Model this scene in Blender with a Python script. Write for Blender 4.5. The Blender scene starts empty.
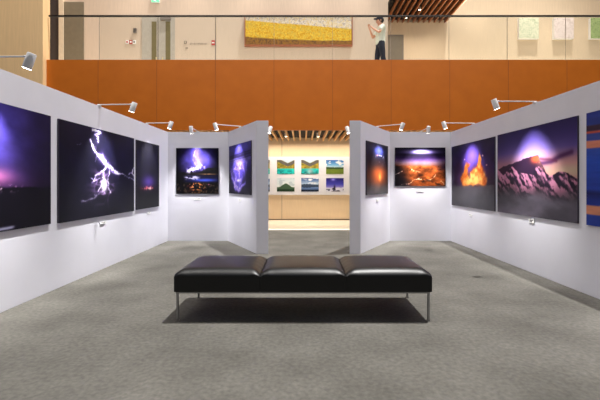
import bpy, bmesh, math, random
import numpy as np
from mathutils import Vector, Matrix
random.seed(7)
R = math.radians
scene = bpy.context.scene
COL = scene.collection

# ------------------------------------------------------------------ camera
cd = bpy.data.cameras.new('camera')
cam = bpy.data.objects.new('camera', cd); COL.objects.link(cam)
cam.location = (0, 0, 1.277); cam.rotation_euler = (R(90), 0, 0)
cd.sensor_width = 36; cd.lens = 385 / 600 * 36
cd.shift_x = -3 / 600; cd.shift_y = -17 / 600
cd.clip_end = 200
scene.camera = cam

# ------------------------------------------------------------------ world, key lights, exposure
world = bpy.data.worlds.new('world'); scene.world = world; world.use_nodes = True
bg = world.node_tree.nodes['Background']
bg.inputs['Color'].default_value = (.93, .95, 1.04, 1); bg.inputs['Strength'].default_value = .13
vs = scene.view_settings
vs.view_transform = 'Standard'; vs.look = 'None'; vs.gamma = 1; vs.use_curve_mapping = False
vs.exposure = 0.0

def lamp(name, kind, loc, energy, color=(1, 1, 1), target=None, parent=None, **kw):
    d = bpy.data.lights.new(name, kind); d.energy = energy; d.color = color
    for k, v in kw.items(): setattr(d, k, v)
    o = bpy.data.objects.new(name, d); COL.objects.link(o); o.location = loc
    if target is not None:
        o.rotation_euler = (Vector(target) - Vector(loc)).to_track_quat('-Z', 'Y').to_euler()
    if parent: o.parent = parent
    return o

WARM = (1, .86, .74)
SOFT = (1, .93, .86)
# atrium ceiling lights: one far up and to the right, one lower on the left
lamp('atrium_light', 'SPOT', (7.95, 8.1, 40), 88000, (1, .98, .95), (0.6, 6, 0), spot_size=R(46), spot_blend=.3, shadow_soft_size=.36)
lamp('atrium_light', 'SPOT', (-2.9, 3.9, 7.2), 210, (1, .97, .93), (0.2, 4.2, 0), spot_size=R(95), spot_blend=.8, shadow_soft_size=.35)
# wash on the balcony fascia from the atrium ceiling
lamp('fascia_wash', 'AREA', (0.5, 4.0, 9.5), 730, SOFT, (0.5, 10.5, 3.6), shape='RECTANGLE', size=18, size_y=1.0)
# upper corridor ceiling washers
for x in (-7.9, -5.6, -3.6, -1.7, .3, 1.9):
    lamp('corridor_downlight', 'SPOT', (x, 12.3, 8.3), 27, WARM, (x - .15, 12.9, 5.7), spot_size=R(80), spot_blend=.9, shadow_soft_size=.05)
for x in (6.7, 8.9, 10.3, 11.8, 13.2):
    lamp('corridor_downlight', 'SPOT', (x, 13.9, 8.7), 46, WARM, (x - .1, 14.9, 5.9), spot_size=R(80), spot_blend=.9, shadow_soft_size=.05)
for x in (3.8, 5.0):
    lamp('corridor_downlight', 'SPOT', (x, 13.6, 7.45), 60, WARM, (x, 14.8, 5.4), spot_size=R(100), spot_blend=.9, shadow_soft_size=.05)
lamp('corridor_cove', 'AREA', (6.1, 13.2, 7.7), 40, WARM, (5.6, 13.2, 7.9), shape='RECTANGLE', size=.2, size_y=4)
lamp('corridor_wash', 'AREA', (-2.6, 11.9, 8.3), 26, WARM, (-2.6, 12.9, 6.3), shape='RECTANGLE', size=11, size_y=.3)
lamp('corridor_wash', 'AREA', (9.0, 13.4, 8.6), 26, WARM, (9.0, 14.9, 6.3), shape='RECTANGLE', size=8, size_y=.3)
# unseen area light added below the slats to brighten the lower gallery
lamp('gallery_fill', 'AREA', (0, 12.75, 2.6), 100, (1, .87, .70), (0, 12.95, 0), shape='RECTANGLE', size=9, size_y=.3)

# ------------------------------------------------------------------ colour and material helpers
def lin(c):
    c = np.asarray(c, float) / 255.0
    return np.where(c <= .04045, c / 12.92, ((c + .055) / 1.055) ** 2.4)

def mat(name, rgb, rough=.5, metal=0.0, var=.06, scale=8.0, stretch=(1, 1, 1), bump=0.0, spec=.5, rgb2=None, detail=4):
    m = bpy.data.materials.new(name); m.use_nodes = True
    nt = m.node_tree; N = nt.nodes; L = nt.links
    p = N['Principled BSDF']
    p.inputs['Roughness'].default_value = rough; p.inputs['Metallic'].default_value = metal
    p.inputs['Specular IOR Level'].default_value = spec
    tc = N.new('ShaderNodeTexCoord'); mp = N.new('ShaderNodeMapping'); mp.inputs['Scale'].default_value = stretch
    nz = N.new('ShaderNodeTexNoise'); nz.inputs['Scale'].default_value = scale; nz.inputs['Detail'].default_value = detail
    L.new(tc.outputs['Object'], mp.inputs['Vector']); L.new(mp.outputs['Vector'], nz.inputs['Vector'])
    rp = N.new('ShaderNodeValToRGB')
    a = lin(rgb); b = lin(rgb2) if rgb2 is not None else a
    rp.color_ramp.elements[0].color = (*np.clip(a * (1 - var), 0, 1), 1)
    rp.color_ramp.elements[1].color = (*np.clip(b * (1 + var), 0, 1), 1)
    rp.color_ramp.elements[0].position = .3; rp.color_ramp.elements[1].position = .7
    L.new(nz.outputs['Fac'], rp.inputs['Fac']); L.new(rp.outputs['Color'], p.inputs['Base Color'])
    if bump:
        bp = N.new('ShaderNodeBump'); bp.inputs['Strength'].default_value = bump; bp.inputs['Distance'].default_value = .01
        L.new(nz.outputs['Fac'], bp.inputs['Height']); L.new(bp.outputs['Normal'], p.inputs['Normal'])
    return m

def emis(name, rgb, strength):
    m = mat(name, rgb, .5)
    p = m.node_tree.nodes['Principled BSDF']
    p.inputs['Emission Color'].default_value = (*lin(rgb), 1); p.inputs['Emission Strength'].default_value = strength
    return m

def carpet_mat():
    m = mat('carpet', (100, 98, 93), .95, 0, .13, 1.6, detail=7, spec=.1, rgb2=(109, 107, 102))
    nt = m.node_tree; N = nt.nodes; L = nt.links; p = N['Principled BSDF']
    src = p.inputs['Base Color'].links[0].from_socket
    tc = N.new('ShaderNodeTexCoord')
    f = N.new('ShaderNodeTexNoise'); f.inputs['Scale'].default_value = 30; f.inputs['Detail'].default_value = 9
    L.new(tc.outputs['Object'], f.inputs['Vector'])
    r = N.new('ShaderNodeValToRGB'); r.color_ramp.elements[0].position = .32; r.color_ramp.elements[1].position = .7
    r.color_ramp.elements[0].color = (.80, .80, .79, 1); r.color_ramp.elements[1].color = (1.14, 1.13, 1.11, 1)
    L.new(f.outputs['Fac'], r.inputs['Fac'])
    mx = N.new('ShaderNodeMix'); mx.data_type = 'RGBA'; mx.blend_type = 'MULTIPLY'; mx.inputs[0].default_value = 1
    L.new(src, mx.inputs[6]); L.new(r.outputs['Color'], mx.inputs[7]); L.new(mx.outputs[2], p.inputs['Base Color'])
    b = N.new('ShaderNodeBump'); b.inputs['Strength'].default_value = .2; b.inputs['Distance'].default_value = .01
    f2 = N.new('ShaderNodeTexNoise'); f2.inputs['Scale'].default_value = 220
    L.new(tc.outputs['Object'], f2.inputs['Vector']); L.new(f2.outputs['Fac'], b.inputs['Height']); L.new(b.outputs['Normal'], p.inputs['Normal'])
    return m

def glass_mat():
    m = bpy.data.materials.new('clear_glass'); m.use_nodes = True
    nt = m.node_tree; N = nt.nodes; L = nt.links
    for n in list(N): N.remove(n)
    out = N.new('ShaderNodeOutputMaterial'); mix = N.new('ShaderNodeMixShader'); fr = N.new('ShaderNodeFresnel')
    t = N.new('ShaderNodeBsdfTransparent'); g = N.new('ShaderNodeBsdfGlossy')
    t.inputs['Color'].default_value = (.955, .965, .955, 1); g.inputs['Roughness'].default_value = .02
    fr.inputs['IOR'].default_value = 1.35
    L.new(fr.outputs[0], mix.inputs[0]); L.new(t.outputs[0], mix.inputs[1]); L.new(g.outputs[0], mix.inputs[2])
    L.new(mix.outputs[0], out.inputs['Surface'])
    return m

def print_mat():
    m = bpy.data.materials.new('photographic_print'); m.use_nodes = True
    nt = m.node_tree; N = nt.nodes; L = nt.links; p = N['Principled BSDF']
    a = N.new('ShaderNodeAttribute'); a.attribute_name = 'ink'
    L.new(a.outputs['Color'], p.inputs['Base Color'])
    p.inputs['Roughness'].default_value = .5; p.inputs['Specular IOR Level'].default_value = .12
    return m

M = dict(
    white=mat('white_partition_paint', (218, 218, 227), .55, 0, .02, 3),
    carpet=carpet_mat(),
    orange=mat('orange_fascia_panel', (188, 100, 16), .5, 0, .03, 3, (1, 1, 1), spec=.3, rgb2=(191, 103, 18)),
    seam=mat('dark_panel_joint', (140, 74, 24), .8),
    beige=mat('beige_wall_veneer', (228, 192, 142), .6, 0, .05, 4, (9, 9, .5)),
    upper=mat('pale_corridor_wallcovering', (206, 186, 166), .65, 0, .05, 4, (8, 8, .6)),
    upper_r=mat('cream_corridor_wallcovering', (220, 198, 168), .65, 0, .05, 4, (8, 8, .6)),
    blond=mat('blond_wood_wall_panel', (234, 208, 172), .5, 0, .04, 5, (8, 8, .5)),
    stone=mat('pale_stone_floor', (244, 236, 218), .3, 0, .04, 2),
    dark=mat('black_ceiling', (22, 20, 20), .8),
    slat=mat('oak_slat', (222, 168, 104), .55, 0, .1, 6, (6, .5, 6)),
    slat2=mat('reddish_wood_slat', (150, 92, 52), .5, 0, .1, 6, (6, .5, 6)),
    plaster=mat('white_plaster', (232, 218, 200), .7, 0, .02),
    leather=mat('black_leather', (6, 6, 9), .38, 0, .12, 60, bump=.04, spec=.42),
    chrome=mat('brushed_steel', (150, 150, 152), .28, 1.0, .05, 30),
    rail=mat('dark_bronze_rail', (38, 32, 30), .35, .6, .05, 10),
    glass=glass_mat(), ink=print_mat(),
    panel=mat('dark_print_edge', (58, 52, 70), .5),
    card=mat('white_card', (240, 240, 238), .6, 0, .02), typ=mat('grey_print', (84, 82, 84), .7),
    lampw=mat('white_lamp_enamel', (226, 226, 226), .4, 0, .02),
    lens=emis('lamp_glass', (255, 250, 240), 14), dl=emis('downlight_glass', (255, 236, 205), 12),
    exit=emis('lit_green_sign', (120, 225, 170), .5), exitw=emis('lit_white_pictogram', (240, 255, 245), .9),
    door_g=mat('grey_door_paint', (176, 168, 156), .5), door_d=mat('dark_grey_green_panel', (122, 112, 94), .45),
    hole=mat('dark_opening', (64, 54, 50), .8), trimw=mat('cream_jamb', (222, 204, 178), .5),
    dglass=mat('dark_door_glass', (112, 100, 62), .6), red=mat('red_sign', (186, 52, 48), .5),
    sgrey=mat('grey_plastic', (128, 118, 110), .5), brass=mat('brass_handle', (214, 196, 150), .3, .8),
    frame=mat('russet_frame', (150, 84, 50), .5),
    skin=mat('skin', (206, 150, 122), .55, 0, .04, 20), shirt=mat('pale_green_shirt', (222, 226, 212), .8, 0, .05, 15),
    navy=mat('navy_trousers', (30, 32, 48), .85, 0, .08, 20), hair=mat('black_hair', (26, 22, 22), .6, 0, .2, 60),
    cap=mat('dark_cap', (40, 40, 56), .8), black=mat('black_plastic', (20, 20, 22), .4), shoe=mat('dark_shoe', (36, 34, 34), .6),
    base=mat('dark_skirting', (96, 70, 44), .5),
)

# ------------------------------------------------------------------ mesh helpers
class MB:
    def __init__(s): s.bm = bmesh.new()
    def box(s, x0, x1, y0, y1, z0, z1):
        v = [s.bm.verts.new(p) for p in ((x0,y0,z0),(x1,y0,z0),(x1,y1,z0),(x0,y1,z0),(x0,y0,z1),(x1,y0,z1),(x1,y1,z1),(x0,y1,z1))]
        for f in ((3,2,1,0),(4,5,6,7),(0,1,5,4),(1,2,6,5),(2,3,7,6),(3,0,4,7)): s.bm.faces.new([v[i] for i in f])
        return s
    def prism(s, pts, z0, z1):
        a = [s.bm.verts.new((x, y, z0)) for x, y in pts]; b = [s.bm.verts.new((x, y, z1)) for x, y in pts]
        s.bm.faces.new(a[::-1]); s.bm.faces.new(b); n = len(pts)
        for i in range(n): s.bm.faces.new((a[i], a[(i+1) % n], b[(i+1) % n], b[i]))
        return s
    def tube(s, p, q, r, r2=None, n=14, caps=True):
        p = Vector(p); q = Vector(q); d = (q - p); r2 = r if r2 is None else r2
        m = Matrix.Translation((p + q) / 2) @ d.to_track_quat('Z', 'Y').to_matrix().to_4x4()
        bmesh.ops.create_cone(s.bm, cap_ends=caps, segments=n, radius1=r, radius2=r2, depth=d.length, matrix=m)
        return s
    def lathe(s, p, q, prof, n=20):
        # prof: (distance along p->q, radius) pairs
        p = Vector(p); d = (Vector(q) - p).normalized(); qt = d.to_track_quat('Z', 'Y'); rings = []
        for t, r in prof:
            if r < 1e-6: rings.append([s.bm.verts.new(p + d * t)])
            else: rings.append([s.bm.verts.new(p + d * t + qt @ Vector((r*math.cos(2*math.pi*i/n), r*math.sin(2*math.pi*i/n), 0))) for i in range(n)])
        for a, b in zip(rings, rings[1:]):
            for i in range(n):
                j = (i + 1) % n
                f = [a[i % len(a)], a[j % len(a)], b[j % len(b)], b[i % len(b)]]
                u = []
                for v in f:
                    if v not in u: u.append(v)
                if len(u) > 2: s.bm.faces.new(u)
        return s
    def ball(s, c, r, sc=(1, 1, 1), n=14):
        bmesh.ops.create_uvsphere(s.bm, u_segments=n, v_segments=max(6, n // 2 + 2), radius=r, matrix=Matrix.Translation(c) @ Matrix.Diagonal((*sc, 1)))
        return s
    def build(s, name, m, parent=None, smooth=False, bevel=0, loc=None):
        bmesh.ops.recalc_face_normals(s.bm, faces=s.bm.faces)
        if bevel: bmesh.ops.bevel(s.bm, geom=list(s.bm.edges), offset=bevel, segments=2, affect='EDGES', clamp_overlap=True)
        me = bpy.data.meshes.new(name); s.bm.to_mesh(me); s.bm.free()
        if smooth:
            me.shade_smooth(); me.set_sharp_from_angle(angle=R(40))
        me.materials.append(m)
        o = bpy.data.objects.new(name, me); COL.objects.link(o)
        if parent: o.parent = parent
        if loc: o.location = loc
        return o

def tag(o, label=None, cat=None, group=None, kind=None):
    if label: o['label'] = label
    if cat: o['category'] = cat
    if group: o['group'] = group
    if kind: o['kind'] = kind
    return o

def thing(name, label, cat, loc, rz=0, group=None):
    o = bpy.data.objects.new(name, None); COL.objects.link(o)
    o.empty_display_size = .1; o.location = loc; o.rotation_euler = (0, 0, rz)
    return tag(o, label, cat, group)

def struct(mb, name, m, label, cat, bevel=0):
    return tag(mb.build(name, m, None, False, bevel), label, cat, None, 'structure')

# ------------------------------------------------------------------ the setting
XL, XR, YB, WT = -2.97, 3.25, 8.476, 2.40
struct(MB().box(-12.5, 14.5, -5, 10.46, -.2, 0), 'floor', M['carpet'], 'grey mottled carpet floor of the exhibition bay', 'floor')
struct(MB().box(-12.5, 14.5, 10.46, 13.5, -.2, 0), 'floor_gallery', M['stone'], 'bright pale stone floor under the balcony', 'floor')
struct(MB().box(XL - .2, XL, 1.2, YB, 0, WT), 'wall_left', M['white'], 'long white partition wall on the left', 'wall', .004)
struct(MB().box(XR, XR + .2, 1.2, YB, 0, WT), 'wall_right', M['white'], 'long white partition wall on the right', 'wall', .004)
struct(MB().box(XL - .2, -1.435, YB, YB + .2, 0, WT), 'wall_back_left', M['white'], 'short white partition wall at the back left', 'wall', .004)
struct(MB().box(1.70, XR + .2, YB, YB + .2, 0, WT), 'wall_back_right', M['white'], 'short white partition wall at the back right', 'wall', .004)
WL = ((-1.651, YB), (-.836, 6.924)); WR = ((1.034, 6.924), (1.915, YB))
struct(MB().prism((WL[0], WL[1], (-.62, 6.924), (-1.435, YB)), 0, WT), 'wall_wing_left', M['white'], 'angled white partition wing left of the opening', 'wall', .004)
struct(MB().prism((WR[0], WR[1], (1.70, YB), (.836, 6.924)), 0, WT), 'wall_wing_right', M['white'], 'angled white partition wing right of the opening', 'wall', .004)

# orange balcony fascia with 1.6 m panels
FY, FZ0, FZ1, BF = 10.55, 2.73, 4.655, 4.6
fas = struct(MB().box(-7.03, 14, FY, FY + .12, FZ0, FZ1), 'trim_fascia', M['orange'], 'orange balcony fascia across the back', 'balcony fascia')
sm = MB()
for k in range(-4, 9):
    x = .81 + 1.606 * k
    sm.box(x - .005, x + .005, FY - .002, FY + .02, FZ0, FZ1)
sm.build('panel_joints', M['seam'], fas)
struct(MB().box(-12.5, -7.03, 10.4, 10.7, 0, 9), 'wall_side_left', M['beige'], 'tall beige wall at the far left beside the balcony', 'wall')

# lower gallery behind the opening
struct(MB().box(-7.03, 14, 13.3, 13.5, 0, 2.9), 'wall_gallery', M['blond'], 'blond wood wall at the back of the lower gallery', 'wall')
g = MB()
for k in range(-1, 3): g.box(-.73 + 4.0 * k - .005, -.73 + 4.0 * k + .005, 13.296, 13.31, .03, 2.8)
tag(g.build('trim_gallery_joints', M['base']), 'thin vertical joints in the blond gallery wall', 'wall trim', None, 'structure')
struct(MB().box(-7.03, 14, 13.27, 13.3, 0, .035), 'baseboard_gallery', M['base'], 'thin dark skirting under the blond gallery wall', 'skirting')
struct(MB().box(-7.03, 14, FY + .12, 13.5, 2.84, 2.95), 'ceiling_gallery', M['dark'], 'black ceiling of the lower gallery', 'ceiling')
g = MB()
for k in range(-20, 24): g.box(.1 + .197 * k - .022, .1 + .197 * k + .022, FY + .13, 13.25, 2.73, 2.835)
struct(g, 'ceiling_gallery_slats', M['slat'], 'oak slats hung below the black gallery ceiling', 'ceiling slats')

# upper storey behind the glass
struct(MB().box(-12.5, 14, FY + .12, 15.2, BF - .25, BF), 'floor_balcony', M['stone'], 'floor of the upper corridor', 'floor')
UY, RY, UX = 13.0, 15.0, 2.87
struct(MB().box(-12.5, UX, UY, UY + .25, BF, 9.0), 'wall_corridor_left', M['upper'], 'pale corridor wall upstairs behind the yellow painting', 'wall')
struct(MB().box(UX - .25, UX, UY + .25, RY, BF, 9.0), 'wall_corridor_return', M['upper'], 'return wall of the upstairs recess', 'wall')
struct(MB().box(UX, 15, RY, RY + .2, BF, 9.4), 'wall_corridor_right', M['upper_r'], 'cream corridor wall upstairs behind the small pictures', 'wall')
struct(MB().box(3.05, 5.58, 10.75, 14.98, 7.63, 7.75), 'ceiling_recess', M['dark'], 'dark dropped ceiling over the upstairs recess', 'ceiling')
g = MB()
for k in range(12): g.box(3.25 + .2045 * k - .022, 3.25 + .2045 * k + .022, 10.75, 14.95, 7.5, 7.63)
struct(g, 'ceiling_recess_slats', M['slat2'], 'reddish wood slats of the upstairs recess ceiling', 'ceiling slats')
struct(MB().box(5.58, 5.62, 10.75, 14.98, 7.56, 7.80), 'trim_cove', M['plaster'], 'pale cove edge beside the slatted recess ceiling', 'ceiling trim')
# openings and doors on the upper corridor wall
d = struct(MB().box(-8.62, -8.22, UY - .01, UY + .02, BF, 8.2), 'door_1', M['hole'], 'dark narrow opening at the far left upstairs', 'doorway')
tag(MB().box(-8.22, -8.06, UY - .05, UY + .01, BF, 8.2).build('jamb', M['trimw'], d), 'cream jamb')
d = struct(MB().box(-8.06, -7.39, UY - .03, UY + .01, BF, 7.38), 'door_2', M['door_d'], 'dark grey-green door panel upstairs at the left', 'door')
d = struct(MB().box(-5.44, -4.32, UY - .02, UY + .01, BF, 6.9), 'door_3', M['door_g'], 'grey double door with two tall glass strips upstairs', 'door')
for x in (-5.10, -4.63):
    MB().box(x, x + .16, UY - .026, UY - .018, 4.78, 6.72).build('pane', M['dglass'], d)
for x in (-4.93, -4.72):
    tag(MB().tube((x, UY - .07, 4.9), (x, UY - .07, 5.5), .016).tube((x, UY - .07, 4.95), (x, UY - .02, 4.95), .012).tube((x, UY - .07, 5.45), (x, UY - .02, 5.45), .012).build('handle', M['brass'], d), 'brass pull handle')
MB().box(-4.8, -4.45, UY - .08, UY - .02, 6.76, 6.84).build('door_closer', M['sgrey'], d)
MB().box(-4.885, -4.875, UY - .024, UY - .018, BF, 6.9).build('meeting_gap', M['hole'], d)
g = MB().box(-2.965, -2.95, UY - .006, UY + .01, BF, 6.95)
tag(g.build('trim_corridor_joint', M['sgrey']), 'thin vertical joint in the corridor wall left of the yellow painting', 'wall trim', None, 'structure')
d = struct(MB().box(3.31, 3.87, RY - .03, RY + .01, BF, 7.0), 'door_4', M['door_d'], 'dark narrow door in the upstairs recess', 'door')
MB().box(3.27, 3.31, RY - .04, RY, BF, 7.04).box(3.87, 3.91, RY - .04, RY, BF, 7.04).box(3.27, 3.91, RY - .04, RY, 7.0, 7.04).build('door_frame', M['sgrey'], d)

# ------------------------------------------------------------------ noise and painting helpers for the prints
def _h(ix, iy, s):
    n = (ix * 374761393 + iy * 668265263 + s * 974634777) & 0x7fffffff
    n = ((n ^ (n >> 13)) * 1274126177) & 0x7fffffff
    return ((n ^ (n >> 16)) & 0xffff) / 65535.0
def vn(x, y, s=0):
    ix = np.floor(x).astype(np.int64); iy = np.floor(y).astype(np.int64); fx = x - ix; fy = y - iy
    fx = fx * fx * (3 - 2 * fx); fy = fy * fy * (3 - 2 * fy)
    a = _h(ix, iy, s); b = _h(ix + 1, iy, s); c = _h(ix, iy + 1, s); e = _h(ix + 1, iy + 1, s)
    return (a * (1 - fx) + b * fx) * (1 - fy) + (c * (1 - fx) + e * fx) * fy
def fbm(x, y, o=4, s=0):
    t = 0; a = .5; n = 0
    for i in range(o): t = t + a * vn(x * 2**i, y * 2**i, s + i); n += a; a *= .5
    return t / n
def ridge(x, y, o=4, s=0):
    t = 0; a = .5; n = 0
    for i in range(o): t = t + a * (1 - np.abs(2 * vn(x * 2**i, y * 2**i, s + i) - 1)); n += a; a *= .5
    return t / n
def ss(a, b, x):
    t = np.clip((x - a) / (b - a), 0, 1); return t * t * (3 - 2 * t)
def mixc(c, col, k):
    return c * (1 - k[..., None]) + np.array(col, float) * k[..., None]
def addc(c, col, k): return c + np.array(col, float) * k[..., None]
def glow(u, v, cu, cv, ru, rv): return np.exp(-(((u - cu) / ru)**2 + ((v - cv) / rv)**2))
def pline(u, v, pts, asp):
    d = np.full(u.shape, 9.0)
    for (a, b), (c, e) in zip(pts, pts[1:]):
        ax, ay, bx, by = a * asp, b, c * asp, e; dx, dy = bx - ax, by - ay
        t = np.clip(((u * asp - ax) * dx + (v - ay) * dy) / (dx * dx + dy * dy + 1e-9), 0, 1)
        d = np.minimum(d, np.hypot(u * asp - ax - t * dx, v - ay - t * dy))
    return d
def grad(v, stops):
    xs = [s[0] for s in stops]; return np.stack([np.interp(v, xs, [s[1][k] for s in stops]) for k in range(3)], -1)

def p_storm(u, v, a):
    n = fbm(u * 4 + v, v * 5, 5, 3)
    c = grad(v, [(0, (12, 10, 20)), (.3, (18, 14, 34)), (.36, (60, 36, 80)), (.55, (62, 46, 112)), (1, (52, 42, 108))])
    c = c * (.55 + .9 * n)[..., None]
    c = addc(c, (50, 48, 120), glow(u, v, .60, .78, .20, .25) * (.3 + n))
    c = addc(c, (150, 76, 88), glow(u, v, .56, .43, .13, .06))
    c = mixc(c, (18, 14, 32), ss(.72, 1.0, u) * .6)
    land = .33 + .02 * fbm(u * 14, u * 0 + 2, 3, 8)
    c = mixc(c, (14, 11, 24), ss(-.01, .01, land - v))
    c = addc(c, (210, 170, 190), ss(.62, .75, fbm(u * 60, v * 60, 2, 5)) * glow(u, v, .62, .335, .12, .025))
    c = addc(c, (150, 150, 170), np.exp(-(np.abs(v - .02 - .3 * (u - .6)**2) / .012)**2) * ss(.5, .58, u) * (1 - ss(.68, .72, u)))
    return c
def p_lightning(u, v, a):
    n = fbm(u * 5, v * 4, 5, 11)
    wu = .05 * (fbm(u * 14, v * 14, 4, 5) - .5) + .02 * (fbm(u * 60, v * 60, 2, 15) - .5); wv = .05 * (fbm(u * 14 + 9, v * 14, 4, 6) - .5) + .02 * (fbm(u * 60 + 3, v * 60, 2, 16) - .5)
    U = u + wu; V = v + wv
    c = grad(v, [(0, (24, 23, 36)), (.35, (23, 22, 40)), (.6, (18, 17, 40)), (1, (28, 26, 54))]) * (.55 + .9 * n)[..., None]
    top = [(.353,.973),(.435,.981),(.466,.964),(.39,.924),(.427,.898),(.416,.849)]
    main = [(.343,.839),(.368,.777),(.405,.726),(.481,.68),(.534,.616),(.588,.577),(.649,.545),(.722,.5)]
    pl = [(main, .014, 1.2), (main[3:6], .03, .8), (top, .012, .9), ([(.554,.592),(.493,.518),(.416,.481),(.368,.396)], .010, .8), ([(.618,.525),(.756,.493),(.892,.458),(1.0,.419)], .006, .45),
          ([(1.0,.6),(.945,.521),(1.0,.461)], .010, .9), ([(.95,.52),(.90,.50)], .008, .6), ([(.513,.309),(.361,.214),(.224,.192)], .008, .3), ([(.53,.60),(.50,.50),(.47,.36),(.43,.30)], .009, .7),
          ([(.57,.58),(.585,.48),(.56,.36),(.60,.27)], .008, .6), ([(.40,.80),(.41,.70),(.40,.62)], .004, .4), ([(.45,.44),(.37,.40),(.34,.43)], .006, .5), ([(.18,.77),(.23,.80)], .004, .25)]
    for p, w_, k in pl:
        d = pline(U, V, p, a)
        c = addc(c, (110, 84, 160), np.exp(-(d / (w_ * 2.6))**2) * k * .4)
        c = addc(c, (240, 230, 248), np.exp(-(d / w_)**2) * k * (.55 + .8 * ss(.35, .6, fbm(u * 40, v * 40, 2, 3))))
    r = ridge(u * 9 + 3 * n, v * 9, 3, 19)
    c = addc(c, (150, 112, 165), glow(u, v, .50, .37, .13, .16) * (.15 + 1.1 * ss(.6, .9, r)))
    return addc(c, (245, 225, 245), glow(u, v, .512, .36, .038, .07) * 1.4)
def p_dusk(u, v, a):
    c = grad(v, [(0, (22, 22, 30)), (.3, (15, 14, 24)), (1, (24, 23, 34))]) * (.7 + .6 * fbm(u * 3, v * 4, 4, 21))[..., None]
    c = addc(c, (60, 40, 110), glow(u, v, .5, .40, .28, .09))
    k = ss(.5, .66, fbm(u * 28, v * 30, 2, 7))
    c = addc(c, (230, 96, 70), glow(u, v, .5, .305, .24, .028) * (.25 + k))
    c = addc(c, (220, 190, 150), glow(u, v, .56, .30, .05, .018) * .8)
    return c
def p_lake(u, v, a):
    n = fbm(u * 6, v * 6, 5, 31); n2 = fbm(u * 22, v * 22, 3, 35)
    c = grad(v, [(0, (14, 12, 16)), (.3, (18, 16, 26)), (.5, (34, 26, 70)), (.75, (70, 58, 160)), (1, (56, 44, 134))])
    c = c * (.45 + n)[..., None] * (1 - .75 * ss(.25, .52, np.abs(u - .5)))[..., None]
    c = addc(c, (60, 50, 150), glow(u, v, .47, .95, .10, .3)); c = addc(c, (70, 60, 160), glow(u, v, .66, .70, .16, .12) * .7)
    c = addc(c, (150, 140, 225), np.exp(-((u - .50 - .06 * (n - .5) - .05 * (v < 0)) / (.05 + .22 * np.clip(.78 - v, 0, 1)))**2) * ss(.5, .56, v) * (.2 + .9 * n2) * (.35 + .65 * (1 - ss(.6, .8, v))))
    for p, w_, k in (([(.50, 1), (.43, .86), (.50, .75), (.53, .64), (.52, .57)], .010, .7), ([(.43, .86), (.40, .74), (.45, .64)], .007, .5), ([(.50, .75), (.58, .66), (.60, .6)], .010, .6)):
        d = pline(u + .10 * (n - .5) + .04 * (n2 - .5), v, p, a)
        c = addc(c, (190, 180, 250), np.exp(-(d / w_)**2) * k * .7 * ss(.3, .5, n2)); c = addc(c, (80, 66, 170), np.exp(-(d / (w_ * 4))**2) * k * .3)
    c = mixc(c, (14, 12, 18), ss(-.01, .015, .47 + .10 * ss(.5, .8, u) + .03 * (n - .5) - v))
    c = addc(c, (240, 230, 255), ss(.32, .55, n2) * np.exp(-(pline(u, v, [(.30, .50), (.42, .54), (.52, .57), (.62, .58)], a) / .05)**2) * 1.1 * ss(.38, .6, fbm(u * 14, v * 14, 3, 39) + .1))
    c = addc(c, (170, 124, 84), glow(u, v, .74, .432, .22, .012) * .8 * (.5 + n2))
    c = mixc(c, (24, 22, 60), ss(.24, .27, v) * (1 - ss(.40, .42, v)) * ss(.1, .3, u) * .8)
    c = addc(c, (235, 225, 250), np.exp(-((v - .355 - .05 * (n2 - .5)) / .03)**2) * ss(.14, .28, u) * (1 - ss(.46, .60, u)) * ss(.3, .6, fbm(u * 12, v * 30, 3, 37))); c = addc(c, (60, 86, 210), glow(u, v, .68, .30, .25, .03))
    k = ss(.58, .72, fbm(u * 34, v * 34, 2, 9)) * (1 - ss(.22, .27, v))
    c = addc(c, (230, 150, 60), k * glow(u, v, .5, .15, .14, .13) * 1.1); c = addc(c, (210, 70, 80), k * glow(u, v, .42, .16, .2, .1) * .4); c = addc(c, (210, 130, 150), glow(u, v, .77, .205, .02, .015))
    return addc(c, (110, 90, 66), (1 - ss(.2, .27, v)) * ss(.6, .7, fbm(u * 28 + 5, v * 28, 2, 4)) * .6)
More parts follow.
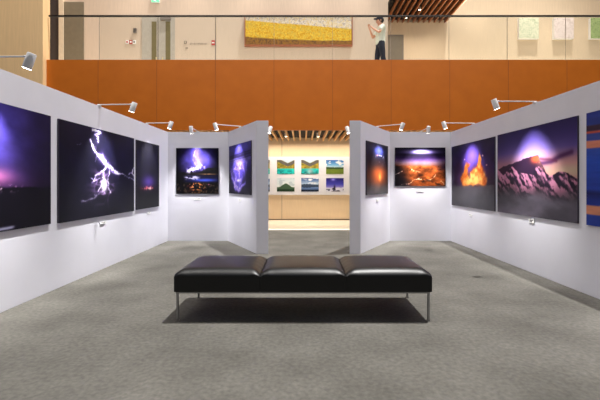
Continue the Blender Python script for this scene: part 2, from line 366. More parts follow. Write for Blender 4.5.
def p_ice(u, v, a):
    n = fbm(u * 4 + 2 * v, v * 6, 5, 41); n2 = fbm(u * 16, v * 22, 4, 47); w = fbm(u * 3, v * 3, 3, 2)
    c = grad(v, [(0, (40, 38, 56)), (.12, (46, 40, 80)), (.5, (58, 46, 132)), (.62, (84, 70, 170)), (.68, (140, 124, 215)), (.715, (110, 94, 190)), (.74, (70, 56, 136)), (.8, (86, 72, 170)), (1, (70, 66, 160))])
    c = c * (.45 + .7 * n + .35 * n2)[..., None]
    c = addc(c, (70, 66, 200), glow(u, v, .55, .93, .32, .09) * .8)
    for cv, k in ((.80, .016), (.765, .012), (.745, .008), (.70, .008)):
        c = mixc(c, (26, 20, 54), np.exp(-((v - cv - .05 * (u - .5) - .05 * (n - .5)) / k)**2) * .75 * ss(.3, .55, w + .1))
    x = u - .50 + .10 * np.sin(v * 5.5 + .6) + .12 * (w - .5); wid = .30 - .12 * ss(.35, .05, v) * 1.0
    col = np.exp(-(x / wid)**4) * (1 - ss(.60, .68, v)) * ss(.02, .10, v)
    r = ridge(u * 9 + 2.5 * w, v * 3.2 + 3 * w, 4, 43); r2 = ridge(u * 16 + 4 * n, v * 9 + 3 * w, 3, 49)
    c = addc(c, (66, 54, 140), col * .8); c = addc(c, (110, 96, 200), col * ss(.5, .9, r) * .9); c = addc(c, (190, 180, 245), col * ss(.72, .95, r2) * ss(.4, .65, n2) * .9)
    c = addc(c, (235, 225, 255), glow(u, v, .47, .27, .07, .025) * .9 + glow(u, v, .53, .52, .05, .02) * .4)
    edge = np.exp(-(pline(u + .1 * (n2 - .5), v + .06 * (n - .5), [(.12, .5), (.16, .32), (.32, .16), (.50, .05), (.62, .16), (.78, .22)], a) / .035)**2)
    c = addc(c, (130, 112, 215), edge * .7 * (.4 + n2)); c = mixc(c, (30, 26, 46), (1 - col) * (1 - edge) * (1 - ss(.35, .6, v)) * .6)
    return c
def p_reflect(u, v, a):
    n = fbm(u * 6, v * 6, 5, 51)
    c = grad(v, [(0, (96, 94, 98)), (.14, (86, 80, 84)), (.25, (84, 52, 46)), (.45, (92, 48, 34)), (.58, (40, 28, 34)), (.75, (26, 24, 36)), (1, (56, 52, 66))])
    c = c * (.65 + .65 * n)[..., None]
    c = addc(c, (150, 66, 20), glow(u, v, .52, .36, .28, .17)); c = addc(c, (170, 100, 40), glow(u, v, .58, .34, .05, .07))
    c = addc(c, (60, 76, 200), glow(u, v, .55, .86, .3, .09)); k = ss(.6, .72, fbm(u * 18, v * 22, 2, 3))
    c = addc(c, (220, 215, 245), k * glow(u, v, .6, .755, .22, .022) * 1.3); c = addc(c, (190, 110, 60), glow(u, v, .46, .765, .04, .015))
    c = addc(c, (150, 150, 170), k * glow(u, v, .55, .68, .25, .06) * .6)
    return c
def p_lava(u, v, a):
    n = fbm(u * 6, v * 7, 5, 61); n2 = fbm(u * 20, v * 24, 4, 65); w = fbm(u * 4, v * 4, 3, 62); r = ridge(u * 5 + 2.5 * w, v * 9 + 2 * w, 4, 63)
    c = grad(v, [(.5, (150, 84, 60)), (.55, (160, 104, 96)), (.61, (150, 116, 140)), (.68, (104, 72, 140)), (.73, (54, 32, 88)), (.82, (26, 18, 44)), (.87, (64, 50, 110)), (1, (22, 20, 34))])
    c = c * (.75 + .5 * n)[..., None]
    c = addc(c, (200, 192, 245), glow(u, v, .52, .89, .26, .05)); c = mixc(c, (24, 18, 38), ss(.25, .5, np.abs(u - .52)) * ss(.76, .84, v) * .7)
    low = 1 - ss(.5, .56, v + .07 * (n - .5)); b = np.clip((n - .20) * 1.7, 0, 1) * (.55 + .9 * n2)
    rock = np.stack([56 + 215 * b, 22 + 112 * b, 8 + 50 * b], -1); c = c * (1 - low[..., None]) + rock * low[..., None]
    c = mixc(c, (20, 12, 14), low * (1 - ss(.28, .45, r)) * .7)
    c = mixc(c, (14, 12, 22), low * ss(.0, .22, .34 - .75 * u - .25 * v + .2 * (n - .5)) * .95); c = mixc(c, (14, 12, 22), low * ss(.0, .2, .72 * u - .62 + .2 * (n - .5)) * .7)
    for p in ([(.12, .03), (.3, .07), (.40, .18), (.47, .20)], [(.47, .20), (.62, .14), (.75, .2), (.8, .3)], [(0, .30), (.12, .37), (.2, .45)], [(.9, .18), (.99, .05)], [(.3, .5), (.38, .4), (.5, .36)]):
        d = pline(u + .09 * (n - .5) + .04 * (n2 - .5), v + .1 * (n2 - .5), p, a)
        c = addc(c, (225, 200, 185), np.exp(-(d / .008)**2) * .8 * ss(.35, .55, n2))
    return mixc(c, (30, 20, 52), glow(u, v, 1.0, .5, .16, .10) * .8)
def inside(u, v, pts):
    k = np.zeros(u.shape, bool)
    for (x0, y0), (x1, y1) in zip(pts, pts[1:] + pts[:1]):
        k ^= ((y0 > v) != (y1 > v)) & (u < (x1 - x0) * (v - y0) / (y1 - y0 + 1e-9) + x0)
    return k
def p_flame(u, v, a):
    n = fbm(u * 5, v * 5, 5, 71); n2 = fbm(u * 16, v * 16, 4, 77); w1 = fbm(u * 9, v * 9, 3, 72) - .5; w2 = fbm(u * 9 + 7, v * 9, 3, 73) - .5
    c = grad(v, [(0, (84, 82, 88)), (.25, (66, 64, 74)), (.36, (44, 36, 66)), (.6, (44, 32, 86)), (1, (32, 28, 60))]) * (.5 + n)[..., None]
    c = addc(c, (70, 48, 130), glow(u, v, .53, .80, .24, .2)); c = addc(c, (90, 36, 14), glow(u, v, .57, .46, .30, .14) * .7)
    U = u + .10 * w1; V = v + .09 * w2
    pts = [(.60,.60),(.64,.62),(.655,.70),(.70,.79),(.735,.70),(.775,.60),(.81,.50),(.85,.44),(.82,.34),(.33,.34),(.27,.43),(.31,.55),(.34,.66),(.42,.68),(.49,.65),(.42,.61),(.40,.54),(.46,.50),(.52,.55)]
    k = inside(U, V, pts).astype(float); d = pline(U, V, pts + pts[:1], a)
    k = np.where(k > 0, ss(-.01, .012, d), 0) + np.where(k > 0, 0, np.exp(-(d / .018)**2) * .6)
    hot = np.clip(-.05 + 1.9 * (n2 - .30) + .7 * glow(u, v, .58, .41, .2, .08) + 2.2 * np.clip(d, 0, .1), 0, 1.15)
    col = np.stack([170 + 85 * hot, 66 + 112 * hot, 14 + 80 * hot], -1)
    c = c * (1 - np.clip(k, 0, 1)[..., None]) + col * np.clip(k, 0, 1)[..., None]
    hole = inside(U, V, [(.41,.53),(.47,.44),(.53,.47),(.50,.54)]).astype(float); c = mixc(c, (90, 56, 60), hole * .6)
    c = addc(c, (240, 180, 120), glow(u, v, .77, .77, .012, .012) + glow(u, v, .85, .63, .012, .01) + glow(u, v, .36, .75, .01, .01))
    land = .345 + .05 * (fbm(u * 14, u * 0, 3, 5) - .5)
    return mixc(c, (92, 90, 98), ss(-.005, .02, land - v) * (.45 + .5 * n2))
def p_mountain(u, v, a):
    n = fbm(u * 6, v * 6, 5, 81)
    c = grad(v, [(.3, (200, 150, 160)), (.5, (206, 146, 146)), (.62, (176, 122, 150)), (.74, (92, 74, 156)), (1, (50, 44, 104))])
    c = addc(c, (46, 46, 40), glow(u, v, .52, .66, .30, .11)); c = addc(c, (60, 52, 64), glow(u, v, .50, .71, .40, .11) * .6)
    c = addc(c, (80, 70, 40), glow(u, v, .95, .50, .3, .12)); c = mixc(c, (44, 36, 80), ss(.55, 1, v) * (1 - ss(.0, .3, u)) * .5)
    d = pline(u, v + .03 * (n - .5), [(.60, .585), (.735, .598), (.831, .636), (.95, .67)], a)
    c = mixc(c, (84, 40, 96), np.exp(-(d / .028)**2) * .85)
    d = pline(u, v + .03 * (n - .5), [(.62, .64), (.72, .625), (.80, .60)], a); c = mixc(c, (120, 50, 90), np.exp(-(d / .016)**2) * .7)
    rb = np.interp(u, [0, .1, .244, .378, .501, .596, .617, .667, .72], [.55, .585, .612, .646, .677, .677, .62, .53, .40]) + .02 * (fbm(u * 20, u * 0, 3, 2) - .5)
    k = ss(-.004, .008, rb - v); c = mixc(c, (52, 32, 60), k)
    hot = k * glow(u, v, .565, .64, .055, .045); c = mixc(c, (232, 96, 62), np.clip(hot * 1.3, 0, 1))
    hot = k * ss(.55, .63, u) * ss(.48, .6, v); c = mixc(c, (226, 150, 130), hot * (.4 + .6 * ss(.45, .6, fbm(u * 20, v * 16, 3, 6))))
    rf = np.interp(u, [0,.06,.098,.173,.244,.335,.449,.52,.577,.606,.667,.735,.815,.876,.948,1], [.557,.50,.465,.53,.582,.503,.48,.461,.565,.558,.505,.445,.483,.489,.448,.426]) + .025 * (ridge(u * 16, u * 0, 3, 4) - .5)
    k = ss(-.003, .008, rf - v)
    r = fbm(u * 12 + v * 6, v * 6 - u * 3, 5, 85); r2 = fbm(u * 12 + v * 6 + .25, v * 6 - u * 3 + .12, 5, 85); sh = np.clip(.5 + (r - r2) * 8, 0, 1)
    sh = np.clip(sh * (.55 + .9 * fbm(u * 30, v * 20, 3, 87)), 0, 1); rock = np.stack([40 + 190 * sh, 28 + 122 * sh, 50 + 136 * sh], -1)
    dep = ss(.05, .30, rf - v); rock = rock * (1 - .55 * dep[..., None])
    c = c * (1 - k[..., None]) + rock * k[..., None]
    fog = 1 - ss(.16, .33, v + .12 * (fbm(u * 5, v * 7, 4, 8) - .5))
    c = c * (1 - fog[..., None]) + (np.array((92, 86, 98)) * (.5 + .95 * fbm(u * 4, v * 6, 4, 9))[..., None]) * fog[..., None]
    return c
def p_bands(u, v, a):
    w = v + .02 * np.sin(u * 5 + 1) + .012 * (fbm(u * 4, v * 2, 3, 3) - .5)
    c = grad(w, [(0, (38, 62, 150)), (.1, (40, 66, 160)), (.24, (30, 50, 140)), (.3, (22, 32, 96)), (.34, (34, 62, 160)), (.6, (38, 74, 176)), (.8, (60, 76, 150)), (1, (44, 60, 140))])
    for lo, hi, col in ((.115, .195, (214, 140, 110)), (.70, .765, (216, 134, 108)), (.83, .85, (200, 90, 70)), (.85, .90, (58, 44, 64))):
        c = mixc(c, col, ss(lo - .006, lo + .006, w) * (1 - ss(hi - .006, hi + .006, w)))
    return c * (.88 + .24 * fbm(u * 5, v * 30, 3, 8))[..., None]
def p_turquoise(u, v, a, s=1, notch=.5):
    n = fbm(u * 9, v * 9, 4, 90 + s)
    c = mixc(np.stack([70 + 150 * n, 80 + 100 * n, 30 + 40 * n], -1), (196, 214, 236), ss(0, .06, v - (.74 + .6 * np.abs(u - notch))))
    c = mixc(c, (80, 80, 96), ss(0, .05, v - .50 - .6 * np.abs(u - notch)) * (1 - ss(.0, .08, v - (.72 + .6 * np.abs(u - notch)))) * .8)
    c = mixc(c, (40, 190, 186), 1 - ss(.36, .42, v)); return mixc(c, (24, 120, 120), (1 - ss(.1, .4, v)) * ss(.45, .6, n))
def p_turq2(u, v, a):
    c = p_turquoise(u, v, a, 3, .5); m = glow(u, v, .5, .2, .18, .2); return mixc(c, (190, 190, 196), m * .8)
def p_field(u, v, a):
    n = fbm(u * 5, v * 9, 4, 95)
    c = grad(v, [(.5, (170, 206, 226)), (.7, (100, 160, 210)), (1, (50, 100, 176))]); c = mixc(c, (236, 238, 240), ss(.5, .65, n))
    c = mixc(c, (50, 74, 44), 1 - ss(.46, .5, v + .08 * (n - .5))); return mixc(c, (122, 140, 52), (1 - ss(.32, .38, v)) * (.6 + .4 * n))
def p_hill(u, v, a):
    n = fbm(u * 5, v * 6, 4, 97)
    c = mixc(grad(v, [(0, (236, 238, 236)), (1, (206, 220, 230))]), (160, 180, 196), ss(.5, .7, n) * .6)
    c = mixc(c, (70, 96, 74), ss(-.02, .03, .32 + .28 * glow(u, v * 0, .5, 0, .25, 1) * 1 - v + .08 * (n - .5))); return mixc(c, (40, 62, 46), 1 - ss(.14, .22, v))
def p_fjord(u, v, a):
    n = fbm(u * 4, v * 8, 4, 99)
    c = grad(v, [(0, (40, 60, 100)), (.3, (110, 140, 190)), (.42, (190, 205, 225)), (.6, (170, 195, 225)), (1, (44, 74, 140))])
    c = mixc(c, (240, 244, 248), ss(.52, .7, n) * ss(.5, .6, v)); c = mixc(c, (46, 60, 84), (1 - ss(0, .03, np.abs(v - .42) - .06 - .1 * fbm(u * 6, u * 0, 3, 1))) * .9)
    return mixc(c, (26, 34, 54), 1 - ss(.1, .16, v))
def p_snow(u, v, a):
    n = fbm(u * 6, v * 6, 4, 101)
    c = grad(v, [(.3, (150, 140, 220)), (.55, (70, 70, 180)), (1, (34, 30, 110))]); c = addc(c, (110, 100, 120), glow(u, v, .4, .9, .12, .1))
    c = mixc(c, (220, 222, 240), 1 - ss(.26, .32, v + .12 * (n - .5))); c = mixc(c, (60, 60, 90), (1 - ss(.1, .25, v)) * ss(.5, .6, n))
    return mixc(c, (26, 22, 40), glow(u, v, .48, .28, .05, .18) + glow(u, v, .40, .2, .06, .06))
def p_yellow(u, v, a):
    n = vn(u * 90, v * 26, 1) * .45 + vn(u * 150, v * 44, 2) * .55; n = np.clip(.5 + (n - .5) * 1.8, 0, 1); m = fbm(u * 6, v * 3, 3, 4)
    base = np.stack([222 + 60 * (n - .5), 182 + 90 * (n - .5), 58 + 80 * (n - .5)], -1)
    c = mixc(base, (222, 216, 216), ss(-.02, .03, v - (.86 - .30 * u + .05 * (m - .5))) * np.clip(.85 + .6 * (n - .5), 0, 1))
    c = mixc(c, (112, 74, 44), ss(-.02, .03, (.30 - .34 * u + .18 * u * u + .05 * (m - .5)) - v) * np.clip(.7 + .6 * (n - .3), 0, 1))
    return mixc(c, (80, 56, 30), ss(.68, .8, n) * .35)
def p_dots(base, dark):
    def f(u, v, a):
        n = vn(u * 26, v * 26, 3) * .6 + vn(u * 50, v * 50, 5) * .4
        return mixc(np.ones(u.shape + (3,)) * np.array(base, float), dark, ss(.45, .75, n) * .7)
    return f

def print_face(parent, fn, w, z0, z1, y, nx, name='print', x0=None, gain=.62):
    h = z1 - z0; ny = max(4, int(nx * h / w)); x0 = -w / 2 if x0 is None else x0
    u, v = np.meshgrid(np.linspace(0, 1, nx + 1), np.linspace(0, 1, ny + 1))
    c = np.clip(fn(u, v, w / h), 3, 250)
    co = np.stack([x0 + u * w, np.full(u.shape, y), z0 + v * h], -1).reshape(-1, 3)
    idx = (np.arange(ny)[:, None] * (nx + 1) + np.arange(nx)[None, :]).reshape(-1)
    faces = np.stack([idx, idx + 1, idx + nx + 2, idx + nx + 1], -1)
    me = bpy.data.meshes.new(name); me.from_pydata(co.tolist(), [], faces.tolist())
    at = me.color_attributes.new('ink', 'FLOAT_COLOR', 'POINT')
    rgba = np.concatenate([lin(c) * gain, np.ones(u.shape + (1,))], -1).astype(np.float32)
    at.data.foreach_set('color', rgba.reshape(-1)); me.materials.append(M['ink'])
    o = bpy.data.objects.new(name, me); COL.objects.link(o); o.parent = parent
    return o

# ------------------------------------------------------------------ prints on the partitions
# local frame: origin on the wall at floor height, x to the right, -y out of the wall
def photo_print(fn, w, z0, z1, loc, rz, label, nx=220, cat='photograph', group='large photographs on the white partitions', th=.022, name='photo_print', edge='panel', gain=.62):
    t = thing(name, label, cat, (loc[0], loc[1], loc[2] if len(loc) > 2 else 0), rz, group)
    MB().box(-w / 2, w / 2, -th, -.003, z0, z1).build('backing_panel', M[edge], t)
    print_face(t, fn, w, z0, z1, -th - .001, nx, gain=gain if th > .02 else .9)
    return t
def caption_card(x, z, loc, rz, label, w=.10, h=.052, lines=2):
    t = thing('caption_card', label, 'caption card', (loc[0], loc[1], z), rz, 'caption cards under the photographs')
    # slide along the wall by x in the local frame
    t.location.x += x * math.cos(rz); t.location.y += x * math.sin(rz)
    MB().box(-w / 2, w / 2, -.012, -.002, -h / 2, h / 2).build('card', M['card'], t, False, .001)
    g = MB()
    for i in range(lines):
        zz = h * .18 - i * h * .3
        g.box(-w * .34, w * (.34 if i == 0 else .12), -.0128, -.0118, zz - h * .13, zz + h * .10)
    tag(g.build('printed_lines', M['typ'], t), 'fine grey printed lines')
    return t

LZ, RZ = R(90), R(-90)
def left(y0, y1): return (XL, (y0 + y1) / 2)
def right(y0, y1): return (XR, (y0 + y1) / 2)
photo_print(p_storm, 1.92, .80, 2.06, left(2.58, 4.50), LZ, 'violet storm sky photograph nearest the camera on left wall', 200)
photo_print(p_lightning, 2.07, .79, 2.055, left(4.65, 6.72), LZ, 'large dark photograph of a white lightning bolt on left wall', 300)
photo_print(p_dusk, 1.07, .80, 2.045, left(6.82, 7.89), LZ, 'dark night photograph with small red glow, farthest along left wall')
photo_print(p_lake, .932, 1.036, 2.045, (-2.321, YB), 0, 'square photograph of purple lightning reflected in a lake, back left', gain=.36)
pL = (Vector(WL[1]) - Vector(WL[0])); aL = math.atan2(pL.y, pL.x)
pR = (Vector(WR[1]) - Vector(WR[0])); aR = math.atan2(pR.y, pR.x)
cL = Vector(WL[0]) + pL * .476; cR = Vector(WR[1]) - pR * .489
photo_print(p_ice, 1.37, 1.055, 2.065, (cL.x, cL.y), aL, 'violet photograph of swirling ice on the angled wing left of opening', gain=.36)
photo_print(p_reflect, 1.31, 1.05, 2.065, (cR.x, cR.y), aR, 'dark photograph with orange reflection on the angled wing right of opening', gain=.46)
photo_print(p_lava, 1.108, 1.21, 2.056, (2.574, YB), 0, 'photograph of orange lava field under purple sky, back right wall', gain=.55)
photo_print(p_flame, 1.87, .80, 2.06, right(6.49, 8.36), RZ, 'photograph of an orange fiery eruption in purple night on right wall', 240)
photo_print(p_mountain, 1.86, .80, 2.07, right(4.53, 6.39), RZ, 'large photograph of jagged pink mountains at sunset on right wall', 320, gain=.56)
photo_print(p_bands, 1.90, .80, 2.07, right(2.49, 4.38), RZ, 'blue and orange banded photograph cut by the right frame edge', gain=.95)

caption_card(0, .69, (XL, 5.70), LZ, 'white caption card under the large lightning photograph', .17, .035, 1)
caption_card(0, .70, (XL, 7.42), LZ, 'white caption card under the dark night photograph on left wall', .12, .04, 1)
caption_card(0, .925, (-2.32, YB), 0, 'white caption card under the square lake lightning photograph', .15, .04, 1)
caption_card(0, .93, (cL.x, cL.y), aL, 'white caption card under the violet ice photograph', .13, .04, 1)
caption_card(0, .93, (cR.x, cR.y), aR, 'white caption card under the orange reflection photograph', .13, .04, 1)
caption_card(0, 1.10, (2.574, YB), 0, 'white caption card under the orange lava photograph', .17, .035, 1)
caption_card(0, .655, (XR, 7.45), RZ, 'white caption card under the fiery eruption photograph', .13, .04, 1)
caption_card(0, .755, (XR, 5.46), RZ, 'white caption card under the large pink mountain photograph', .13, .06, 2).location.z = .74

# ------------------------------------------------------------------ arm spotlights on the wall tops
def spotlight(loc, rz, label, energy=250, tilt=20, arm=.49, spread=76, back=False):
    t = thing('arm_spotlight', label, 'spotlight', (loc[0], loc[1], WT), rz, 'white arm spotlights on the partition tops')
    MB().box(-.03, .03, -.012, .09, 0, .012).box(-.02, .02, -.010, -.003, -.012, .012).build('clamp', M['lampw'], t, False, .002)
    MB().tube((0, .03, .02), (0, -arm + .03, .024), .0075, n=10).build('arm', M['lampw'], t, True)
    top = Vector((0, -arm - .025, .052)); ax = Vector((0, math.sin(R(tilt)), -math.cos(R(tilt)))); end = top + ax * .145
    h = MB().lathe(top, end, [(0, 0), (0, .033), (.006, .038), (.135, .039), (.145, .040), (.145, .036), (.118, .034), (.118, 0)], 20)
    head = h.build('lamp_head', M['lampw'], t, True)
    MB().tube((0, -arm + .045, .024), (0, -arm + .012, .024), .012).build('pivot', M['lampw'], t, True)
    p = top + ax * .1405
    tag(MB().tube(p, p + ax * .0075, .0345, n=20).build('lens', M['lens'], head), 'glowing lens')
    lp = top + ax * .16
    lamp('spot_beam', 'SPOT', lp, energy, (1, .975, .95), lp + Vector((0, math.sin(R(tilt + 6)), -math.cos(R(tilt + 6)))), t, spot_size=R(spread), spot_blend=1.0, shadow_soft_size=.035)
    return t
spotlight((XL, 3.49), LZ, 'white spotlight nearest the camera on top of left wall')
spotlight((XL, 5.62), LZ, 'white spotlight above the large lightning photograph')
spotlight((XL, 7.35), LZ, 'white spotlight above the dark night photograph on left wall', arm=.44)
spotlight((-2.32, YB), 0, 'white spotlight above the square lake lightning photograph')
cE = Vector(WL[0]) + pL * .46; cG = Vector(WR[1]) - pR * .46
spotlight((cE.x, cE.y), aL, 'white spotlight above the violet ice photograph')
spotlight((cG.x, cG.y), aR, 'white spotlight above the orange reflection photograph')
spotlight((2.60, YB), 0, 'white spotlight above the orange lava photograph')
spotlight((XR, 7.36), RZ, 'white spotlight above the fiery eruption photograph', arm=.55)
spotlight((XR, 5.405), RZ, 'white spotlight above the large pink mountain photograph', arm=.55)
spotlight((XR, 3.10), RZ, 'white spotlight above the blue and orange banded photograph', arm=.55)
nL = Vector((-pL.y, pL.x)).normalized(); nR = Vector((-pR.y, pR.x)).normalized()
bL = Vector(WL[0]) + pL * .5 + nL * .19; bR = Vector(WR[1]) - pR * .5 + nR * .188
spotlight((bL.x, bL.y), aL + math.pi, 'white spotlight behind the left wing, bright beside the opening', 90, arm=.44)
spotlight((bR.x, bR.y), aR + math.pi, 'white spotlight behind the right wing, bright beside the opening', 90, arm=.44)

# ------------------------------------------------------------------ leather bench
def cushion(name, parent, hx, hy, z0, z1, cx):
    bm = bmesh.new(); bmesh.ops.create_cube(bm, size=2)
    bmesh.ops.subdivide_edges(bm, edges=bm.edges[:], cuts=27, use_grid_fill=True)
    hz = (z1 - z0) / 2; r = .012; H = Vector((hx, hy, hz))
    for v in bm.verts:
        f = Vector((math.copysign(1 - (1 - abs(c))**1.5, c) for c in v.co))
        p = Vector((f.x * hx, f.y * hy, f.z * hz))
        q = Vector((max(-H[i] + r, min(H[i] - r, p[i])) for i in range(3))); d = p - q
        if d.length > 1e-7: p = q + d.normalized() * r
        if p.z > 0:
            k = p.z / hz
            ex = max(0, 1 - (hx - abs(p.x)) / .10); ey = max(0, 1 - (hy - abs(p.y)) / .10)
            p.z -= k * (.046 * ex**2.0 + .046 * ey**2.2 - .030 * ex * ey)
            p.z += k * .016 * max(0, (1 - abs(p.x / hx)**3) * (1 - abs(p.y / hy)**4))
            p.z += k * .0018 * math.sin(p.y * 46 + 2 * p.x) * abs(p.x / hx)**5
        v.co = p + Vector((cx, 0, z0 + hz))
    me = bpy.data.meshes.new(name); bm.to_mesh(me); bm.free()
    for p in me.polygons: p.use_smooth = True
    me.materials.append(M['leather'])
    o = bpy.data.objects.new(name, me); COL.objects.link(o); o.parent = parent
    return o
bench = thing('leather_bench', 'long black leather bench of three cushions on thin steel legs', 'bench', (0, 3.93, 0))
BW, BD = 1.19, .385
for k in (-1, 0, 1): cushion('cushion', bench, BW / 3 + .003, BD, 0.268, .472, k * BW * 2 / 3)
fr = MB()
fr.box(-BW + .015, BW - .015, -BD + .012, -BD + .034, .256, .272).box(-BW + .015, BW - .015, BD - .034, BD - .012, .256, .272)
for x in (-BW + .015, -.40, .38, BW - .035): fr.box(x, x + .02, -BD + .03, BD - .03, .256, .270)
fr.build('frame', M['chrome'], bench, False, .002)
for x in (-BW + .028, BW - .028):
    for y in (-BD + .023, BD - .023):
        MB().box(x - .010, x + .010, y - .010, y + .010, .008, .262).box(x - .015, x + .015, y - .013, y + .013, 0, .009).build('leg', M['chrome'], bench, False, .002)

# ------------------------------------------------------------------ lower gallery: board, small photos, downlights
bd = tag(MB().box(-2.9, 2.9, 13.18, 13.297, .87, 2.18).build('display_board', M['white'], None, False, .004), 'long white display board holding small landscape photographs in lower gallery', 'display board')
cols = [-1.44, -.59, .24, 1.09]
cap = [[('turquoise lake photograph partly cut off by the left wing, upper row', p_turquoise), ('turquoise lake below autumn trees, upper row left of centre', lambda u, v, a: p_turquoise(u, v, a, 5, .62)),
        ('turquoise lake mirroring grey peaks, upper row middle', p_turq2), ('green field under blue sky, upper row right', p_field)],
       [('small blue-green photograph partly cut off by the left wing, lower row', p_fjord), ('dark green hill under white clouds, lower row left of centre', p_hill),
        ('blue fjord with bright cloudy sky, lower row middle', p_fjord), ('dark figure on snow under violet sky, lower row right', p_snow)]]
for r_, (z0, z1) in enumerate(((1.585, 2.065), (.985, 1.445))):
    for k, x in enumerate(cols):
        photo_print(cap[r_][k][1], .60, z0 - .985, z1 - .985, (x, 13.18, .985), 0, cap[r_][k][0] + ' on display board', 70, 'photograph', 'small landscape photographs on the display board', .015, 'landscape_photo')
for x, s in ((-.53, 'left'), (.47, 'right')):
    t = thing('downlight', 'round downlight between gallery ceiling slats, on the %s side' % s, 'ceiling light', (x, 12.0, 2.72), 0, 'gallery downlights')
    MB().lathe((0, 0, .12), (0, 0, 0), [(0, 0), (0, .05), (.1, .05), (.12, .058), (.125, .058), (.125, .046), (.11, .044), (.11, 0)], 20).build('housing', M['lampw'], t, True)
    tag(MB().tube((0, 0, .006), (0, 0, .0), .043, n=20).build('lens', M['dl'], t), 'glowing lens')
    lamp('downlight_beam', 'SPOT', (0, 0, -.02), 70, (1, .9, .75), (0, .25, -1), t, spot_size=R(120), spot_blend=.8, shadow_soft_size=.05)

for x, y, s in ((4.22, 13.9, 'second along'), (3.90, 14.6, 'deepest, nearest the back wall')):
    t = thing('downlight', 'small round downlight between reddish slats upstairs, %s' % s, 'ceiling light', (x, y, 7.53), 0, 'downlights in the slatted recess ceiling')
    MB().lathe((0, 0, .10), (0, 0, 0), [(0, 0), (0, .05), (.08, .05), (.098, .058), (.102, .058), (.102, .046), (.09, .044), (.09, 0)], 20).build('housing', M['lampw'], t, True)
    tag(MB().tube((0, 0, .008), (0, 0, .002), .043, n=20).build('lens', M['dl'], t), 'glowing lens')
# ------------------------------------------------------------------ glass balustrade
bal = thing('glass_balustrade', 'frameless glass balustrade with dark handrail on top of orange fascia', 'balustrade', (0, 10.61, 4.655))
for k in range(-4, 8):
    x = .81 + 1.606 * k; x0 = max(x, -7.0)
    MB().box(x0 + .006, x + 1.60, -.007, .007, -.02, 1.205).build('glass_pane', M['glass'], bal)
for k in range(-4, 9):
    x = .81 + 1.606 * k
    if x > -7 : tag(MB().box(x - .004, x + .003, -.006, .006, 0, 1.2).build('joint_strip', M['sgrey'], bal), 'thin grey joint between two panes')
MB().box(-7.0, 13.6, -.028, .028, 1.20, 1.243).build('handrail', M['rail'], bal, False, .006)

# ------------------------------------------------------------------ upstairs pictures and fittings
t = thing('yellow_painting', 'wide yellow field painting in thin russet frame on upstairs corridor wall', 'painting', (-.15, UY, 5.91))
W, H = 3.56, .94
MB().box(-W/2 - .03, W/2 + .03, -.12, -.0, -.03, 0).box(-W/2 - .03, W/2 + .03, -.12, 0, H, H + .03).box(-W/2 - .03, -W/2, -.12, 0, 0, H).box(W/2, W/2 + .03, -.12, 0, 0, H).build('frame', M['frame'], t)
MB().box(-W/2, W/2, -.10, -.02, 0, H).build('stretcher', M['base'], t)
print_face(t, p_yellow, W, 0, H, -.103, 300, 'canvas', gain=1)
for x, w, c1, c2, lab in ((8.73, .76, (226, 226, 200), (168, 184, 150), 'pale green mottled canvas, leftmost of three upstairs at right'), (10.08, .76, (232, 218, 212), (196, 178, 170), 'pale pinkish white canvas, middle of three upstairs at right'), (11.5, .78, (170, 190, 130), (104, 130, 76), 'mossy green canvas upstairs at the right frame edge')):
    t = thing('small_canvas', lab, 'painting', (x, RY, 6.86), 0, 'small canvases on the cream corridor wall')
    MB().box(-w/2, w/2, -.13, -.003, 0, .80).build('canvas_body', M['card'], t)
    print_face(t, p_dots(c1, c2), w, 0, .80, -.131, 60, 'canvas', gain=1)
t = thing('exit_sign', 'lit pale green exit sign above the grey double door', 'exit sign', (-4.97, UY, 7.35))
MB().box(-.14, .14, -.05, 0, 0, .19).build('housing', M['lampw'], t); MB().box(-.13, .13, -.053, -.048, .01, .18).build('face', M['exit'], t)
g = MB().ball((.02, -.055, .145), .018, (1, .3, 1), 10).tube((.015, -.055, .125), (-.005, -.055, .085), .014, n=8).tube((-.005, -.055, .085), (.03, -.055, .035), .009, n=8).tube((-.005, -.055, .085), (-.05, -.055, .055), .009, n=8).tube((.012, -.055, .12), (.055, -.055, .09), .007, n=8).tube((.012, -.055, .12), (-.04, -.055, .105), .007, n=8)
g.build('running_figure', M['exitw'], t)
t = thing('wall_speaker', 'small grey box on corridor wall left of grey double door', 'wall speaker', (-5.66, UY, 6.33))
MB().box(-.055, .055, -.06, 0, 0, .16).build('box', M['sgrey'], t, False, .006); g = MB()
for k in range(5): g.box(-.04, .04, -.063, -.058, .03 + k * .024, .04 + k * .024)
g.build('grille', M['black'], t)
for k, (x, m, lab) in enumerate(((-5.93, 'card', 'white wall plate with red edge, left of the small row below grey box'), (-5.81, 'red', 'red wall plate in the middle of the small row below grey box'), (-5.69, 'card', 'white wall plate at right of the small row below grey box'))):
    t = thing('wall_plate', lab, 'wall sign', (x, UY, 5.97), 0, 'wall plates by the grey double door')
    MB().box(-.052, .052, -.02, 0, 0, .125).build('plate', M[m], t, False, .004)
    MB().box(-.03, .03, -.024, -.018, .035, .09).build('insert', M['red' if k == 0 else ('card' if k == 1 else 'sgrey')], t)
t = thing('fire_sign', 'small red and white sign on the wall joint left of yellow painting', 'wall sign', (-3.03, UY, 5.93))
MB().box(-.055, .055, -.015, 0, 0, .16).build('plate', M['red'], t); MB().box(-.04, .04, -.019, -.014, .06, .10).build('band', M['card'], t)
for z, s, lab in ((5.98, .09, 'upper grey switch right of grey double door'), (5.80, .06, 'lower grey switch right of grey double door')):
    t = thing('wall_switch', lab, 'switch', (-3.97 if s > .07 else -3.93, UY, z), 0, 'switches by the grey double door')
    MB().box(-s/2, s/2, -.015, 0, 0, s).build('plate', M['sgrey'], t, False, .003); MB().box(-s/5, s/5, -.022, -.014, s*.25, s*.75).build('rocker', M['trimw'], t)
t = thing('wall_lettering', 'short line of small grey lettering on wall right of switches', 'lettering', (-3.45, UY, 5.95))
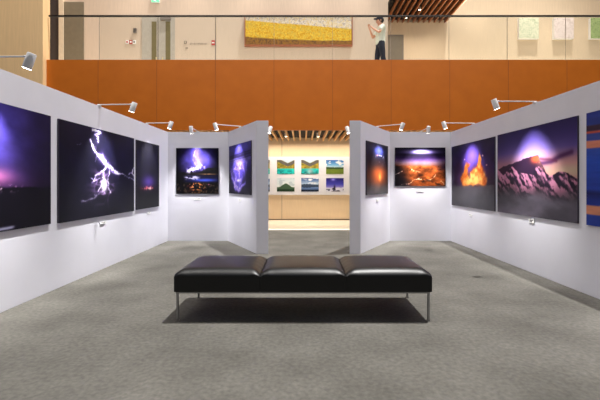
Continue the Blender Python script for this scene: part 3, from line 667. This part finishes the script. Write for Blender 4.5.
g = MB(); x = -.36
for k in range(14):
    w = random.uniform(.018, .034)
    g.box(x, x + .007, -.006, 0, 0, .055).box(x, x + w, -.006, 0, .048 if k % 2 else .0, .055 if k % 2 else .007)
    if k % 3 == 0: g.box(x + w - .007, x + w, -.006, 0, 0, .055)
    x += w + .02
g.build('letters', M['sgrey'], t)

# ------------------------------------------------------------------ the person on the balcony
def skin_mesh(name, m, parent, chains, sub=2):
    # chains: lists of (point, radius or (rx, ry)); a chain may start at an existing point to branch from it
    vs_, es, rs, roots, key = [], [], [], [], {}
    for ch in chains:
        prev = None; new_root = False
        for i, (p, r) in enumerate(ch):
            k = tuple(round(c, 4) for c in p)
            if k not in key:
                key[k] = len(vs_); vs_.append(p); rs.append(r if isinstance(r, tuple) else (r, r))
                if i == 0: roots.append(key[k])
            if prev is not None: es.append((prev, key[k]))
            prev = key[k]
    me = bpy.data.meshes.new(name); me.from_pydata(vs_, es, [])
    o = bpy.data.objects.new(name, me); COL.objects.link(o)
    md = o.modifiers.new('skin', 'SKIN'); md.use_smooth_shade = True
    for i, sv in enumerate(me.skin_vertices[0].data): sv.radius = rs[i]; sv.use_root = i in roots
    sb = o.modifiers.new('sub', 'SUBSURF'); sb.levels = sub; sb.render_levels = sub
    dg = bpy.context.evaluated_depsgraph_get(); ev = o.evaluated_get(dg)
    nm = bpy.data.meshes.new_from_object(ev); o.modifiers.clear(); o.data = nm; nm.name = name
    for p in nm.polygons: p.use_smooth = True
    nm.materials.clear(); nm.materials.append(m)
    if parent: o.parent = parent
    return o
person = thing('person', 'person in dark cap, pale shirt and navy trousers raising hands upstairs', 'person', (2.36, 11.75, BF), R(-78))
P_, Wst, Ch, Up, Nk = (0, 0, .93), (0, .005, 1.08), (0, .015, 1.26), (0, .005, 1.40), (0, -.01, 1.49)
ch = [[(P_, (.15, .11)), (Wst, (.135, .10)), (Ch, (.155, .11)), (Up, (.12, .085)), (Nk, (.052, .055)), ((0, -.03, 1.565), (.07, .085)), ((0, -.035, 1.63), (.078, .098)), ((0, -.03, 1.69), (.05, .066))],
      [((0, -.035, 1.63), .08), ((0, -.128, 1.612), .012), ((0, -.148, 1.598), .010)]]
tips = {}
for s in (-1, 1):
    sh, el, wr, pm = (s * .18, 0, 1.395), (s * .245, -.14, 1.175), (s * .085, -.30, 1.36), (s * .055, -.335, 1.425)
    ch.append([(Up, .1), (sh, .056), ((s * .215, -.07, 1.285), .046), (el, .038), ((s * .165, -.22, 1.265), .034), (wr, .024), (pm, (.034, .02))])
    ch.append([(P_, .1), ((s * .095, 0, .86), .088), ((s * .105, s * .03 - .01, .66), .074), ((s * .11, s * .05 - .015, .48), .054), ((s * .115, s * .08 + .01, .30), .052), ((s * .12, s * .10 + .025, .09), .036), ((s * .125, s * .10 - .05, .05), .036), ((s * .13, s * .10 - .16, .03), .028)])
    for i, (dz, ln) in enumerate(((-.026, .052), (-.008, .064), (.010, .07), (.027, .062))):
        b = (s * .052, -.345, 1.435 + dz); m_ = (s * .034, -.345 - ln * .55, 1.445 + dz); e = (s * .004, -.35 - ln * .75, 1.448 + dz)
        ch.append([(b, .010), (m_, .009), (e, .0075)])
    ch.append([((s * .06, -.325, 1.40), .013), ((s * .045, -.352, 1.377), .011), ((s * .022, -.378, 1.375), .009)])
skin_mesh('body', M['skin'], person, ch)
sc = [[((0, 0, .875), (.172, .15)), ((0, 0, .95), (.178, .16)), (Wst, (.168, .148)), (Ch, (.178, .15)), (Up, (.14, .115)), ((0, -.003, 1.455), (.068, .066))]]
tc_ = [[((0, 0, 1.06), (.15, .13)), (P_, (.172, .155))]]
for s in (-1, 1):
    sc.append([(Up, .1), ((s * .18, 0, 1.395), .075), ((s * .212, -.062, 1.30), .068), ((s * .228, -.098, 1.242), .064)])
    tc_.append([(P_, .1), ((s * .095, 0, .86), .105), ((s * .105, s * .03 - .01, .66), .096), ((s * .11, s * .05 - .012, .48), .080), ((s * .115, s * .08 + .01, .28), .072), ((s * .12, s * .10 + .02, .10), .066)])
    MB().ball((s * .125, s * .10 - .055, .045), .06, (.8, 2.1, .75), 16).build('shoe', M['shoe'], person, True)
    MB().ball((s * .032, -.124, 1.632), .011, n=10).build('eye', M['hair'], person, True)
    MB().ball((s * .082, -.02, 1.615), .022, (.35, .7, 1.2), 10).build('ear', M['skin'], person, True)
skin_mesh('shirt', M['shirt'], person, sc); skin_mesh('trousers', M['navy'], person, tc_)
MB().ball((0, .012, 1.645), .098, (.93, 1.03, .98), 18).build('hair', M['hair'], person, True)
g = MB().ball((0, -.02, 1.685), .104, (.93, 1.12, .62), 20); g.ball((0, -.14, 1.672), .075, (1, 1.05, .12), 16); g.build('cap', M['cap'], person, True)
MB().box(-.025, .025, -.129, -.12, 1.556, 1.566).build('mouth', M['red'], person)
